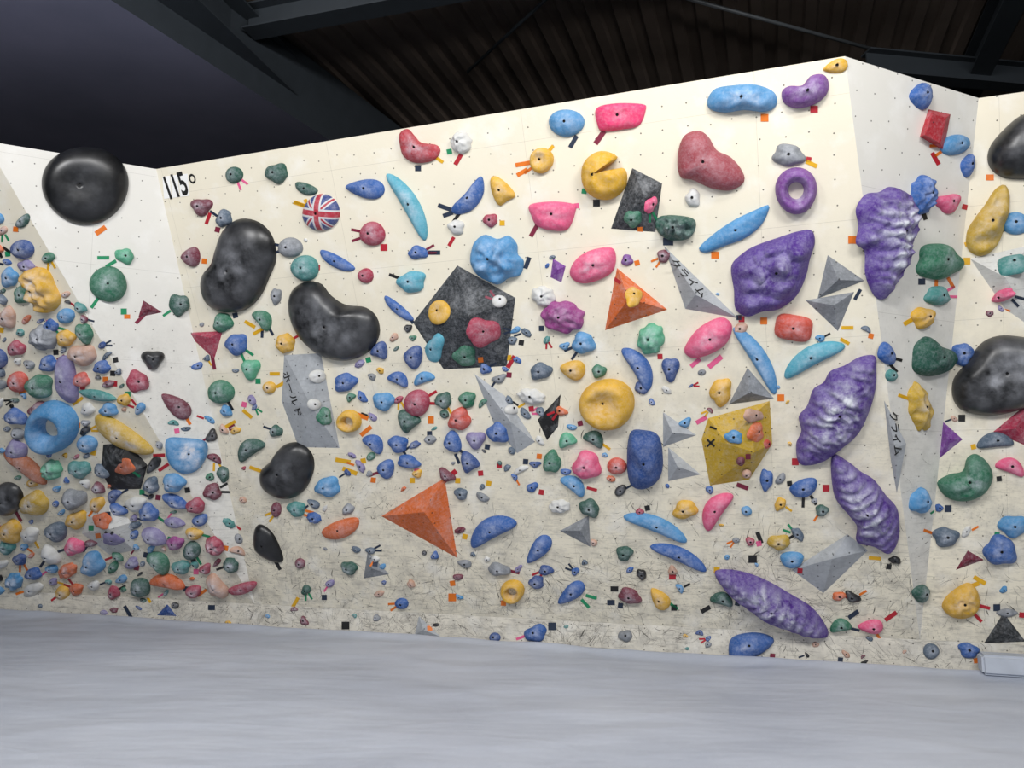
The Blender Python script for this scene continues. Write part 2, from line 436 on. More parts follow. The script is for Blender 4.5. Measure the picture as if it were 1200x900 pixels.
custom('dusty_red_climbing_hold', [(801,160),(818,153),(830,160),(840,176),(856,184),(869,199),(872,213),(857,223),(835,221),(812,211),(797,207),(794,184)], 'dusty', h=.15, chalk=.3, lump=.05)
custom('light_blue_bean_climbing_hold', [(829,117),(838,104),(858,100),(885,99),(907,108),(910,123),(897,131),(872,129),(850,132),(832,128)], 'lblue', h=.12)
custom('violet_bean_climbing_hold', [(916,108),(924,101),(940,100),(950,89),(964,87),(971,96),(969,110),(955,122),(934,127),(919,121)], 'violet', h=.12)
custom('blue_crescent_climbing_hold', [(819,291),(835,275),(860,258),(885,246),(900,240),(901,246),(892,264),(873,279),(850,288),(828,296)], 'lblue', chalk=.2)
custom('purple_rock_climbing_hold', [(857,312),(870,297),(885,288),(910,279),(935,271),(951,270),(955,284),(949,304),(944,325),(933,347),(913,362),(893,365),(876,371),(862,362),(860,340)], 'purple', m=110, rings=36, h=.24, facet=7, lump=.2, chalk=.5, flat=2)
shell = dict(m=130, rings=40, h=.2, ridge=6, lump=.15, chalk=1.25, flat=1.8, bolt=True)
custom('purple_shell_climbing_hold', [(1025,417),(1027,432),(1026,455),(1019,480),(1006,507),(986,525),(965,540),(945,545),(935,540),(933,520),(939,505),(936,488),(946,475),(953,456),(965,448),(973,435),(990,428),(1008,418)], 'purple', **shell)
custom('purple_shell_climbing_hold', [(975,534),(994,541),(1008,552),(1024,562),(1038,580),(1052,598),(1053,630),(1042,648),(1024,640),(1004,634),(1004,616),(992,600),(977,578)], 'purple', **shell)
custom('purple_shell_climbing_hold', [(838,669),(862,668),(892,677),(925,695),(955,715),(971,743),(950,745),(925,737),(900,728),(880,714),(860,700),(845,685)], 'purple', **shell)
custom('purple_shell_climbing_hold', [(1014,228),(1030,225),(1043,219),(1060,228),(1068,247),(1064,262),(1066,275),(1056,300),(1052,320),(1040,342),(1034,351),(1024,346),(1014,322),(1013,295),(1003,285),(1006,265),(1003,245)], 'purple', **shell)
custom('pink_bag_climbing_hold', [(802,408),(815,388),(832,376),(848,372),(858,382),(853,400),(838,412),(818,419),(806,417)], 'pink', h=.12)
custom('blue_rounded_climbing_hold', [(738,508),(755,504),(772,511),(777,538),(773,560),(757,572),(741,569),(735,548)], 'dblue', h=.17, chalk=.2)
custom('yellow_lumpy_climbing_hold', [(1178,217),(1183,235),(1178,262),(1168,288),(1150,300),(1134,292),(1133,272),(1142,256),(1154,240),(1166,222)], 'gold', lump=.4, chalk=.7, h=.13)
custom('green_rounded_climbing_hold', [(1098,566),(1112,556),(1128,552),(1133,537),(1144,532),(1158,543),(1163,560),(1153,578),(1132,587),(1110,583)], 'green', h=.16)
custom('yellow_lumpy_climbing_hold', [(1108,700),(1122,688),(1136,683),(1146,694),(1147,712),(1135,723),(1116,723),(1104,712)], 'yellow', h=.12, lump=.2)
custom('dark_green_climbing_hold', [(1072,404),(1085,394),(1096,404),(1114,412),(1116,425),(1103,437),(1085,441),(1070,434),(1069,418)], 'dgreen', h=.13, chalk=.15)
custom('blue_climbing_hold', [(857,748),(880,741),(900,744),(907,752),(892,766),(868,774),(855,770)], 'blue', S=S_K, h=.1)
custom('yellow_lumpy_climbing_hold', [(30,318),(45,313),(58,318),(66,335),(72,350),(66,362),(52,366),(42,352),(34,340)], 'yellow', h=.14, lump=.4, chalk=1.0)
custom('blue_bowl_climbing_hold', [(196,514),(215,513),(240,517),(243,532),(232,550),(215,555),(200,546),(194,530)], 'lblue', h=.13, dish=.3, chalk=1.3)
custom('lavender_climbing_hold', [(70,418),(84,420),(90,440),(92,465),(84,472),(72,462),(66,440)], 'lav', h=.1)
custom('green_lumpy_climbing_hold', [(770,256),(786,252),(812,256),(815,268),(806,280),(784,281),(770,270)], 'dgreen', h=.12, lump=.7)
custom('light_blue_lumpy_climbing_hold', [(556,285),(568,275),(583,280),(596,276),(606,286),(607,298),(614,306),(610,322),(596,326),(585,333),(570,328),(560,322),(552,306)], 'lblue', h=.17, lump=.3, chalk=.5)
custom('yellow_streaked_climbing_hold', [(112,488),(125,486),(150,500),(175,520),(180,530),(168,532),(140,522),(118,505)], 'gold', h=.1, chalk=1.0)

# ------------------------------------------------------------------ regular holds: x y w h angle shape colour
TAB = """
100 217 100 94 0 SAU black
127 333 44 42 0 e green
146 300 24 18 20 r mint
179 421 26 22 0 t black
161 447 28 26 20 r crimson
206 475 42 26 38 d maroon
249 576 22 20 0 r maroon
64 499 58 60 0 RING lblue
27 292 28 22 10 e dblue
53 395 34 30 20 k grey
98 415 34 24 10 r beige
48 452 32 28 20 r green
32 546 62 18 38 b brown
10 584 36 38 0 e black
62 550 24 24 0 k mint
94 549 28 20 10 r teal
42 589 34 28 0 r gold
197 682 42 18 10 b orange
182 628 32 18 30 l lav
206 636 20 16 0 r magenta
213 664 22 16 0 r teal
146 547 24 20 0 r orange
120 610 22 20 0 r orange
132 632 26 14 10 r lav
275 205 20 20 0 e dgreen
325 203 27 24 0 r dgreen
237 242 24 20 0 t maroon
263 256 18 22 20 r slate
359 221 28 15 20 m dgreen
428 221 46 28 5 d blue
479 241 90 24 60 b cyan
437 274 30 28 0 e crimson
395 306 46 16 28 m blue
341 290 28 24 0 e grey
358 314 33 30 0 e teal
224 301 22 28 0 d maroon
210 357 26 26 0 r dgreen
324 347 13 20 0 r grey
429 323 18 18 0 e crimson
278 403 26 26 0 r blue
262 378 22 24 30 r green
308 375 28 20 50 b green
335 402 23 24 0 h yellow
295 432 20 24 0 t mint
260 459 30 28 0 e green
316 454 16 14 0 e yellow
372 441 20 16 0 e white
368 474 16 14 0 e white
380 488 18 22 0 r green
294 527 36 24 -35 b dgreen
324 505 16 14 0 r dgreen
405 448 28 22 -20 r blue
410 493 28 26 0 RING yellow
385 570 30 24 0 r lblue
348 596 22 18 20 r teal
400 619 46 24 -20 m orange
324 597 12 18 0 e maroon
352 660 12 12 0 e maroon
410 665 20 15 20 r dgreen
471 707 16 13 0 e blue
438 520 28 20 40 b blue
467 520 24 20 20 r blue
452 549 20 28 10 d blue
479 541 28 16 15 r blue
480 494 24 32 -40 b dgreen
489 472 30 32 10 e crimson
450 470 26 22 0 r lblue
467 445 26 18 25 b blue
497 444 26 16 -20 b lblue
520 469 20 20 0 r dgreen
548 468 20 20 0 r green
539 491 26 28 30 r coral
530 518 20 32 -20 d blue
551 543 20 30 -30 b dblue
558 515 22 20 0 t lav
484 418 22 34 10 d dblue
445 412 20 24 20 b dblue
467 362 44 13 40 m blue
483 330 34 26 -10 r cyan
490 296 24 16 0 r blue
515 366 24 30 20 RINGB yellow
585 353 18 14 0 e white
566 389 42 34 0 r crimson
545 417 28 25 0 r green
510 408 20 36 15 r cyan
541 167 25 27 0 k white
535 266 20 18 20 r white
575 258 18 16 0 r crimson
589 226 24 42 -32 b yellow
664 144 42 32 5 e lblue
635 188 28 30 10 BOWL yellow
762 240 12 22 30 r pink
742 256 22 20 0 r green
812 232 18 22 0 r white
979 78 30 20 -15 d yellow
924 182 39 27 5 r grey
933 223 50 54 0 RING violet
930 384 44 30 10 s coral
742 348 20 24 0 r yellow
660 371 52 38 10 k magenta
637 347 30 24 20 k white
735 305 14 14 0 r violet
778 300 16 16 0 r maroon
763 397 32 38 20 k mint
748 431 58 26 58 b blue
887 421 92 24 58 b lblue
953 420 80 28 -28 b cyan
684 402 28 26 10 r lblue
671 433 30 28 10 d yellow
702 435 18 16 0 r green
634 435 27 20 -10 r slate
623 464 34 18 10 k white
786 432 20 28 0 t dblue
712 473 66 58 -5 BOWL yellow
845 459 26 34 10 r yellow
882 487 24 16 0 r beige
860 512 22 16 10 r lblue
885 507 18 26 10 r orange
845 505 12 14 0 r coral
845 538 20 16 10 r lblue
868 540 10 10 0 e maroon
897 520 10 12 0 e coral
862 492 10 9 0 e orange
875 555 12 9 0 e beige
585 506 28 26 0 r blue
600 480 18 12 0 e white
688 545 34 34 -30 r pink
647 541 22 27 0 r green
665 517 22 20 -20 b mint
696 515 26 20 30 b dgreen
672 569 34 20 38 b lblue
723 546 23 20 0 e coral
691 595 26 20 30 r dgreen
656 593 26 16 0 k white
577 622 60 30 -28 b blue
631 644 40 24 -50 d blue
769 617 80 22 22 b lblue
796 652 72 20 24 b blue
840 598 52 28 -55 b pink
803 597 30 22 -15 r yellow
732 648 20 18 0 r dgreen
585 667 28 15 10 r grey
601 692 28 26 10 RING yellow
629 682 18 16 0 r dblue
640 668 18 12 0 r dblue
669 695 38 22 -38 d blue
738 698 28 18 20 r maroon
773 701 30 22 50 d yellow
846 703 28 18 15 b dgreen
913 635 28 18 0 r gold
928 655 28 22 0 m lblue
942 571 34 24 -20 m blue
898 562 16 26 0 r blue
963 598 16 14 0 r dgreen
985 734 26 18 -10 b green
1020 734 30 20 0 d pink
1077 113 24 38 0 d blue
1118 170 34 24 -15 e lblue
1132 194 14 34 10 d blue
1079 229 26 48 5 k blue
1110 238 28 22 -10 t pink
1098 307 52 44 0 r green
1097 347 28 24 0 r teal
1080 372 26 26 0 r yellow
1037 415 18 34 -20 d blue
1044 440 14 14 0 e teal
1076 477 24 58 -10 k gold
1076 587 22 30 10 r lblue
1190 262 34 26 0 e lblue
1128 415 26 28 10 r blue
1186 311 34 22 -10 s teal
1176 346 30 14 -20 r pink
1166 518 44 22 -5 b slate
1184 548 36 22 20 b pink
1108 629 32 24 5 r slate
1172 645 40 36 10 r blue
1187 616 36 26 0 r lblue
1077 695 18 26 10 d dgreen
628 742 28 20 -20 r blue
1091 763 19 19 0 e slate
1135 762 26 18 20 r blue
733 745 18 14 0 r grey
580 747 13 12 0 e dblue
1180 718 26 10 0 l grey
78 370 20 18 0 e lblue
32 312 22 14 20 r lav
100 390 26 18 60 r green
78 396 22 20 0 r yellow
115 463 46 12 12 l teal
58 426 22 20 0 r blue
22 447 24 24 0 e coral
20 408 22 18 0 r crimson
48 480 26 20 0 r maroon
20 488 28 18 20 r blue
103 520 24 20 0 e lblue
88 584 30 24 0 r grey
110 660 26 30 10 r lblue
66 622 26 28 10 d slate
24 655 16 14 0 r dblue
160 590 24 18 0 r white
205 565 26 22 20 r lblue
178 568 18 20 0 r slate
206 587 34 14 25 l blue
230 592 22 18 0 r crimson
262 555 16 20 0 r dgreen
175 600 24 20 30 r blue
205 612 26 12 10 l lav
228 625 20 14 10 r yellow
60 382 18 16 0 r blue
28 345 22 22 0 r green
12 325 20 24 0 r lblue
10 372 20 26 0 r beige
96 445 20 18 0 r coral
120 430 20 16 0 r blue
128 480 22 16 0 r lblue
146 468 16 14 0 r yellow
20 527 26 24 0 r lav
14 622 26 28 0 r yellow
36 626 20 20 0 r white
88 640 24 20 0 r pink
10 640 18 18 0 r teal
134 694 14 16 0 r crimson
90 690 16 14 0 r orange
40 672 20 14 0 r blue
"""
small = {}
def regular(x, y, w, h, ang, sh, col, rng):
    S = find(x, y)
    if S is None: return
    sz = max(w, h); m = 24 if sz < 20 else (32 if sz < 40 else 56)
    kw = dict(rng=rng, rings=6 if sz < 20 else (8 if sz < 40 else 14))
    o = 'e' if sh in ('RING', 'RINGB', 'BOWL', 'SAU') else sh
    pix = outline(x, y, w, h, ang, o, rng, m)
    desc = dict(RING='ring', RINGB='ring', BOWL='bowl', SAU='saucer', b='elongated', m='half_moon', d='pear', k='knobbly', h='hexagonal', l='leaf').get(sh, 'rounded')
    if S['name'] in ('wall_left_overhang',): kw.update(chalk=1.0)
    if sh == 'RING': kw.update(ringhole=.36, lump=.03)
    if sh == 'RINGB': kw.update(dish=.5, lump=.03)
    if sh == 'BOWL': kw.update(dish=.55, lump=.05, flat=5)
    if sh == 'SAU': kw.update(dish=.35, lump=0, flat=2.2, h=.17, chalk=.12, lift=0)
    if sh == 'k': kw.update(lump=.35)
    if sz > 40 and sh != 'SAU': kw.update(chalk=.5, lump=kw.get('lump', .07))
    if not S['wall']: kw.update(h=.035 if sz < 30 else .05)
    a, M = make_dome(pix, S, hold_mat(col), **kw)
    if sz >= 22: a.build('%s_%s_climbing_hold' % (cname(col), desc), M)
    else: small.setdefault('small_climbing_holds', Acc()).add(a, M)
    USED.append((x, y, w/2, h/2))
rng = random.Random(3)
for ln in TAB.strip().splitlines():
    p = ln.split(); regular(float(p[0]), float(p[1]), float(p[2]), float(p[3]), float(p[4]), p[5], p[6], rng)

# union jack hold
m, nt, b = newmat('union_jack_paint'); co = objco(nt)
sx = nt.nodes.new('ShaderNodeSeparateXYZ'); nt.links.new(mapped(nt, co, (6.2,)*3, math.radians(12)), sx.inputs[0])
X_ = math_(nt, 'ABSOLUTE', sx.outputs[0]); Y_ = math_(nt, 'ABSOLUTE', sx.outputs[1])
mn = math_(nt, 'MINIMUM', X_, Y_); dg = math_(nt, 'ABSOLUTE', math_(nt, 'SUBTRACT', X_, Y_))
c = mix_(nt, math_(nt, 'LESS_THAN', dg, .2), srgb('#2a3f7c'), srgb('#c4c4c6'))
c = mix_(nt, math_(nt, 'LESS_THAN', dg, .08), c, srgb('#a82c3c'))
c = mix_(nt, math_(nt, 'LESS_THAN', mn, .26), c, srgb('#c4c4c6'))
c = mix_(nt, math_(nt, 'LESS_THAN', mn, .15), c, srgb('#a82c3c'))
c = mix_(nt, math_(nt, 'MULTIPLY', ramp_(nt, noise_(nt, co, 20, 5, .7), .45, .75), .3), c, srgb('#c9c4c8'))
nt.links.new(c, b.inputs['Base Color']); b.inputs['Roughness'].default_value = .5
a, M = make_dome(outline(377, 249, 43, 43, 0, 'e', rng, 48), S_M, m, lump=.02, h=.1, lift=0)
a.build('union_jack_climbing_hold', M); USED.append((377, 249, 22, 22))

# ------------------------------------------------------------------ fill of small holds
cols = ['blue','lblue','dgreen','green','yellow','crimson','maroon','grey','teal','orange','lav','beige','slate','white','blue','black','slate','dblue','lblue','grey']
def free(x, y, r):
    for (a, b_, w, h) in USED:
        if abs(x-a) < w+r*.8 and abs(y-b_) < h+r*.8: return False
    return True
def fill(x0, x1, y0, y1, cnt, smin, smax, panels, seed, prob=None):
    g = random.Random(seed); k = 0; tries = 0
    while k < cnt and tries < cnt*40:
        tries += 1
        x = g.uniform(x0, x1); y = g.uniform(y0, y1)
        S = find(x, y)
        if S is None or S['name'] not in panels: continue
        s = g.uniform(smin, smax)
        if prob and g.random() > prob(x, y): continue
        if not free(x, y, s/2+1): continue
        regular(x, y, s*g.uniform(.9, 1.5), s*g.uniform(.6, 1), g.uniform(-60, 60), g.choice('rrrebdkmtl'), g.choice(cols), g)
        k += 1
fill(-60, 290, 250, 695, 150, 12, 25, ('wall_left_overhang',), 11, lambda x, y: min(1, .15+(x-(y-250)*.35+120)/100 if y < 350 else 1))
fill(-60, 290, 300, 695, 130, 6, 12, ('wall_left_overhang',), 12)
fill(-60, 290, 420, 690, 11, 9, 16, ('wall_left_transition',), 14, lambda x, y: 1 if y > 480 else .3)
fill(240, 1060, 380, 700, 62, 8, 14, ('wall_main_overhang',), 15, lambda x, y: 1)
fill(400, 720, 380, 560, 26, 8, 15, ('wall_main_overhang',), 19)
fill(220, 980, 240, 700, 40, 5, 8, ('wall_main_overhang',), 16, lambda x, y: .15 if y < 400 else 1)
fill(1080, 1260, 240, 740, 20, 8, 15, ('wall_right_overhang','wall_right_transition'), 17)
fill(-60, 1150, 698, 780, 26, 5, 10, ('wall_kickboard',), 18)
if 'small_climbing_holds' in small: small['small_climbing_holds'].build('small_climbing_holds')

# ------------------------------------------------------------------ tape markers
TC_ = dict(y='#dca816', o='#df7318', n='#1e2c42', r='#b01c2c', p='#e0608f', g='#1a8a5c', b='#181819', w='#dddddd', m='#7a1a38')
tapes = Acc()
def tape(x, y, ang, L, W, c):
    S = find(x, y)
    if S is None: return
    mat = plain('tape_'+c, TC_[c], .5)
    r = math.radians(ang); ux, uy = math.cos(r), math.sin(r)
    q = []
    for sx_, sy_ in ((-1, -1), (1, -1), (1, 1), (-1, 1)):
        q.append(hit(x+ux*sx_*L/2-uy*sy_*W/2, y+uy*sx_*L/2+ux*sy_*W/2, S))
    lo = [tapes.vert(p+S['N']*.0005) for p in q]; hi = [tapes.vert(p+S['N']*.003) for p in q]
    tapes.face(hi[::-1], mat, False)
    for i in range(4): tapes.face([lo[i], hi[i], hi[(i+1) % 4], lo[(i+1) % 4]], mat, False)
TP = """118 270 -35 14 6 o
896 138 0 9 9 o
954 128 0 9 8 r
699 238 0 8 8 b
490 197 0 7 7 n
672 166 -60 16 5 n
703 161 -55 18 6 m
626 270 -60 16 5 m
644 176 -50 14 4 y
613 192 -10 18 5 o
612 202 -30 14 5 o
618 308 -70 14 5 n
537 187 -60 14 5 r
521 243 20 16 5 n
525 251 -20 12 5 n
583 211 20 10 5 y
529 283 -60 12 4 r
509 296 0 14 5 n
450 290 0 8 8 r
352 239 20 14 4 y
360 240 70 14 4 y
244 256 -70 14 4 r
121 302 0 14 4 g
130 309 -30 14 4 g
145 365 0 7 7 g
149 371 0 7 5 o
164 374 -45 14 4 m
250 424 80 18 4 m
951 192 25 14 5 y
866 372 0 6 6 n
895 376 0 8 8 o
838 299 0 9 8 o
785 264 -35 15 6 y
783 283 0 12 9 n
838 424 -40 20 6 p
815 425 -40 14 5 p
869 374 0 7 7 r
915 466 0 8 8 o
932 541 0 8 8 r
968 572 0 8 8 r
840 668 0 7 7 y
1025 654 5 14 4 y
1000 281 0 12 9 o
1082 250 70 16 5 b
1096 186 60 16 5 r
1160 208 0 9 7 o
1080 330 0 8 7 n
1138 284 -20 16 5 y
1066 376 -30 16 5 y
1133 306 0 8 8 y
1127 490 0 8 8 b
1111 596 0 8 8 n
1168 712 0 8 8 n
1140 686 -20 16 5 y
1148 680 30 16 5 y
1044 722 -35 16 5 r
1000 720 -35 14 5 n
993 384 0 14 4 y
990 400 30 12 4 y
1005 345 -60 14 4 n
429 505 -40 16 5 o
425 488 20 14 5 o
402 540 10 18 5 y
410 552 20 18 5 y
505 492 0 7 9 o
527 558 -40 20 6 r
599 424 -60 16 5 r
822 492 -30 14 5 p
870 570 20 14 5 m
960 530 -20 14 4 n
833 519 45 12 2.2 b
833 519 -45 12 2.2 b
128 628 45 14 2.5 b
128 628 -45 14 2.5 b
882 655 0 10 9 b
890 630 70 14 5 b
788 675 0 8 8 r
790 712 0 7 7 b
720 690 0 9 6 b
716 706 0 9 6 n
827 714 -30 12 5 b
660 762 0 8 8 n
647 734 0 9 9 n
405 733 0 9 9 b
530 700 0 9 9 o
380 700 0 6 6 n
150 717 60 16 4 n
248 712 0 8 6 n
345 708 -60 18 4 y
300 550 20 16 4 y
290 485 40 14 4 y
270 497 -30 14 4 y
293 380 30 14 4 y
303 388 -30 14 4 y
330 450 -30 14 4 y
322 438 0 12 4 y"""
for ln in TP.splitlines():
    p = ln.split(); tape(*[float(q) for q in p[:5]], p[5])
g = random.Random(21)
for (x, y, w, h) in list(USED):
    if g.random() > .52 or w > 34 or w < 3.5: continue
    base = g.choice([35, 145, 125, 60, 160, 15, -30, 200])
    c = g.choice('yyoonnnrrpggbm')
    nst = g.choice([1, 1, 2]); big = min(1.0, .4+max(w, h)/34)
    if y < 150: continue
    if g.random() < .3:
        r = math.radians(base); tape(x+math.cos(r)*(w+5), y+math.sin(r)*(h+5), g.uniform(-15, 15), 6, 6, c)
    else:
        for k in range(nst):
            aa = base+k*32; r = math.radians(aa)
            tape(x+math.cos(r)*(w+6*big), y+math.sin(r)*(h+6*big), aa, 14*big, 3.8*big, c)
tapes.build('route_tape_markers')

# ------------------------------------------------------------------ shoe rubber scuffs
sc_a = Acc(); sm1 = plain('shoe_rubber_dark', '#45433f', .8); sm2 = plain('shoe_rubber_grey', '#85817a', .8)
def stroke(S, u, v, ang, L, W, curve, mat):
    k = 5; pr = None
    for i in range(k+1):
        t = i/k-.5; aa = ang+curve*t
        x = u+math.cos(ang)*L*t-math.sin(ang)*curve*L*t*t; y = v+math.sin(ang)*L*t+math.cos(ang)*curve*L*t*t
        w = W*(1-(2*t)**2)*.5+.0002
        if not (inpoly(x, y, S['poly'])): return
        P = S['O']+S['X']*x+S['Y']*y+S['N']*.0012; q = (-math.sin(aa)*S['X']+math.cos(aa)*S['Y'])*w
        cur = (sc_a.vert(P-q), sc_a.vert(P+q))
        if pr: sc_a.face([pr[0], cur[0], cur[1], pr[1]], mat, False)
        pr = cur
g = random.Random(5)
for S, cnt, u0, u1, vm in ((S_M, 3000, sBL-.3, sBR+.2, 2.0), (S_K, 2000, -8, SRIGHT*.8, .24), (S_F, 400, sBR, sBR+2, 1.6), (S_C, 250, sBL-4, sBL, 1.2), (S_E, 350, -.3, .6, 1.6)):
    clus = [(g.uniform(u0, u1), abs(g.gauss(0, vm*.42)), g.uniform(.3, 2.8)) for _ in range(max(8, cnt//26))]
    for _ in range(cnt):
        cu, cv, ca = g.choice(clus)
        v = cv+g.gauss(0, .1) if vm > .3 else g.uniform(.01, .23)
        if v < 0 or g.random() < v/vm*.5: continue
        stroke(S, cu+g.gauss(0, .17), v, ca+g.gauss(0, .4), g.uniform(.02, .15), g.uniform(.0008, .0026) if g.random() < .92 else g.uniform(.004, .009), g.uniform(-.4, .4), sm1 if g.random() < .4 else sm2)
sc_a.build('shoe_rubber_scuffs')

# ------------------------------------------------------------------ 115 degree sign
def text_mesh(name, body, px, py, height, S, mat, off, ang, extr, bold, sxx):
    cu = bpy.data.curves.new(name, 'FONT'); cu.body = body; cu.size = height; cu.align_x = 'CENTER'; cu.align_y = 'CENTER'
    cu.extrude = extr; cu.offset = bold
    t = bpy.data.objects.new(name+'_c', cu); sc.collection.objects.link(t)
    bpy.context.view_layer.update()
    me = bpy.data.meshes.new_from_object(t.evaluated_get(bpy.context.evaluated_depsgraph_get()))
    bpy.data.objects.remove(t)
    me.materials.clear(); me.materials.append(mat)
    ob = bpy.data.objects.new(name, me); sc.collection.objects.link(ob)
    P = hit(px, py, S)+S['N']*off
    ob.matrix_world = frame(P, S['X'], S['Y'], S['N']) @ Matrix.Rotation(math.radians(ang), 4, 'Z') @ Matrix.Diagonal((sxx, 1, 1, 1))
    return ob
e = bpy.data.objects.new('wall_angle_sign', None); sc.collection.objects.link(e)
a = Acc(); S = S_M; wm = plain('sign_white', '#f4f4f2', .5)
for xa, xb in ((190.5, 199), (200, 208.5), (209.5, 220)):
    q = [hit(x, y, S) for x, y in ((xa, 207-(xa-190)*.12), (xb, 207-(xb-190)*.12), (xb+2, 233-(xb-190)*.12), (xa+2, 233-(xa-190)*.12))]
    lo = [a.vert(p+S['N']*.0005) for p in q]; hi = [a.vert(p+S['N']*.003) for p in q]
    a.face(hi[::-1], wm, False)
    for i in range(4): a.face([lo[i], hi[i], hi[(i+1) % 4], lo[(i+1) % 4]], wm, False)
pl = a.build('sign_plate'); pl.parent = e
sb = plain('sign_black', '#0c0c0c', .6)
t = text_mesh('sign_digits', '115', 206, 219, .30, S_M, sb, .0045, 6, .001, .006, .62); t.parent = e
a = Acc(); C0 = hit(225.5, 209.5, S); rr = []
for r_ in (.038, .022):
    rr.append([a.vert(C0+S['X']*math.cos(i/20*6.2832)*r_+S['Y']*math.sin(i/20*6.2832)*r_*1.2+S['N']*.003) for i in range(20)])
for i in range(20): a.face([rr[0][i], rr[0][(i+1) % 20], rr[1][(i+1) % 20], rr[1][i]], sb, False)
a.build('degree_mark').parent = e
# katakana lettering printed on the grey volumes
bpy.context.view_layer.update()
for body, px, py, ang, hh, vol in (('ホールド', 342, 462, -82, .12, vol_a), ('クライム', 806, 326, -50, .10, vol_b), ('クライム', 1049, 508, -80, .09, vol_c)):
    Sx = find(px, py)
    if Sx is None or Sx['wall']: continue
    try:
        t = text_mesh('lettering', body, px, py, hh, Sx, sb, .002, ang, .0005, .001, 1)
        mw = t.matrix_world.copy(); t.parent = vol; t.matrix_parent_inverse = vol.matrix_world.inverted(); t.matrix_world = mw
    except Exception as ex: print('text', ex)

# ------------------------------------------------------------------ crash mat
m, nt, b = newmat('grey_vinyl_mat'); co = objco(nt)
mc = mapped(nt, co, (.5, 1.3, 1), .3)
n1 = noise_(nt, co, .5, 3); n2 = noise_(nt, mc, 1.6, 3, .45); n3 = noise_(nt, co, 22, 5, .7)
n6 = noise_(nt, mapped(nt, co, (2, 14, 1), .5), 1.2, 6, .75)
n7 = noise_(nt, mapped(nt, co, (16, 2, 1), .2), 1.2, 6, .75)
c = mix_(nt, ramp_(nt, n1, .35, .65), srgb('#adb4c2'), srgb('#bfc5d1'))
c = mix_(nt, math_(nt, 'MULTIPLY', ramp_(nt, n3, .5, .8), .2), c, srgb('#d3d7e0'))
for q in (n6, n7):
    c = mix_(nt, math_(nt, 'MULTIPLY', ramp_(nt, q, .66, .78), .22), c, srgb('#7f8693'))
nt.links.new(c, b.inputs['Base Color']); b.inputs['Roughness'].default_value = .5; b.inputs['Specular IOR Level'].default_value = .3
cr = math_(nt, 'ABSOLUTE', math_(nt, 'SUBTRACT', noise_(nt, mapped(nt, co, (.5, 1.1, 1), -.35), 1.0, 1, .3), .5))
cr2 = math_(nt, 'SUBTRACT', 1.0, ramp_(nt, cr, 0, .03))
hh = math_(nt, 'ADD', math_(nt, 'MULTIPLY', n2, 1.6), math_(nt, 'MULTIPLY', cr2, .06))
bump_(nt, b, hh, .4, .08)
a = Acc(); NX, NY = 260, 140; x0, x1, y0, y1 = SLEFT, SRIGHT, .0, 9.6
idx = []
for j in range(NY+1):
    row = []
    for i in range(NX+1):
        u = x0+(x1-x0)*i/NX; q = y0+(y1-y0)*(j/NY)**1.3
        z = -.02+.04*noise.noise(Vector((u*.45, q*.7, 0)))+.012*noise.noise(Vector((u*1.3, q*2.0, 5)))
        z += .012*max(0, 1-abs(noise.noise(Vector((u*.5+q*.3, q*.9, 9))))*7)
        z = min(z, .02)*min(1, q*3+.15)
        z += .035*math.exp(-((q-.10)/.08)**2)*(1+.6*noise.noise(Vector((u*2, 0, 2))))
        row.append(a.vert((u, q, z)))
    idx.append(row)
for j in range(NY):
    for i in range(NX): a.face([idx[j][i], idx[j+1][i], idx[j+1][i+1], idx[j][i+1]], m)
ring = idx[0]+[r[-1] for r in idx[1:]]+idx[-1][-2::-1]+[r[0] for r in idx[-2:0:-1]]
dn = [a.vert((a.v[i][0], a.v[i][1], -.3)) for i in ring]
for i in range(len(ring)): a.face([ring[i], ring[(i+1) % len(ring)], dn[(i+1) % len(ring)], dn[i]], m, False)
base = wp(0, 0, 0)
M = Matrix(((d.x, n.x, 0, base.x), (d.y, n.y, 0, base.y), (0, 0, 1, 0), (0, 0, 0, 1)))
a.v = [tuple(M @ Vector(p)) for p in a.v]
recalc(a.build('crash_mat'))
pm = at_height(1150, 792, 0); sm_ = d.dot(pm)
a = Acc(); mm = plain('light_vinyl', '#bcc3cf', .6)
boxacc(a, (sm_+1.2, .12, .10), (2.4, .18, .16), mm)
a.v = [tuple(M @ Vector(p)) for p in a.v]
fo = a.build('folded_edge_mat')
bm = bmesh.new(); bm.from_mesh(fo.data); bmesh.ops.recalc_face_normals(bm, faces=bm.faces)
bmesh.ops.bevel(bm, geom=bm.edges[:], offset=.02, segments=3, affect='EDGES'); bm.to_mesh(fo.data); bm.free()

# ------------------------------------------------------------------ room
def slab(name, c, sz, mat):
    a = Acc(); boxacc(a, c, sz, mat); return recalc(a.build(name))
dark = plain('dark_paint', '#1b1e21', .8)
slab('floor', (0, 4, -.35), (26, 26, .1), plain('concrete_floor', '#55585c', .8))
slab('wall_back', (0, 15, 3.4), (26, .2, 7.4), dark)
slab('wall_left', (-12.5, 4, 3.4), (.2, 22, 7.4), dark)
slab('wall_right', (12.5, 4, 3.4), (.2, 22, 7.4), dark)
deckm, nt, b = newmat('brown_steel_deck')
c = mix_(nt, ramp_(nt, noise_(nt, objco(nt), 1.5, 5), .3, .7), srgb('#60554d'), srgb('#74675e'))
nt.links.new(c, b.inputs['Base Color']); b.inputs['Roughness'].default_value = .7
a = Acc(); ZC = 7.0; pitch = .30; prof = [(0, 0), (.12, 0), (.15, .05), (.27, .05)]
xs = []; s = -12
while s < 12:
    for q, z in prof: xs.append((s+q, z))
    s += pitch
f_ = [a.vert(d*x - n*17 + UP*(ZC+z)) for x, z in xs]; r_ = [a.vert(d*x + n*5 + UP*(ZC+z)) for x, z in xs]
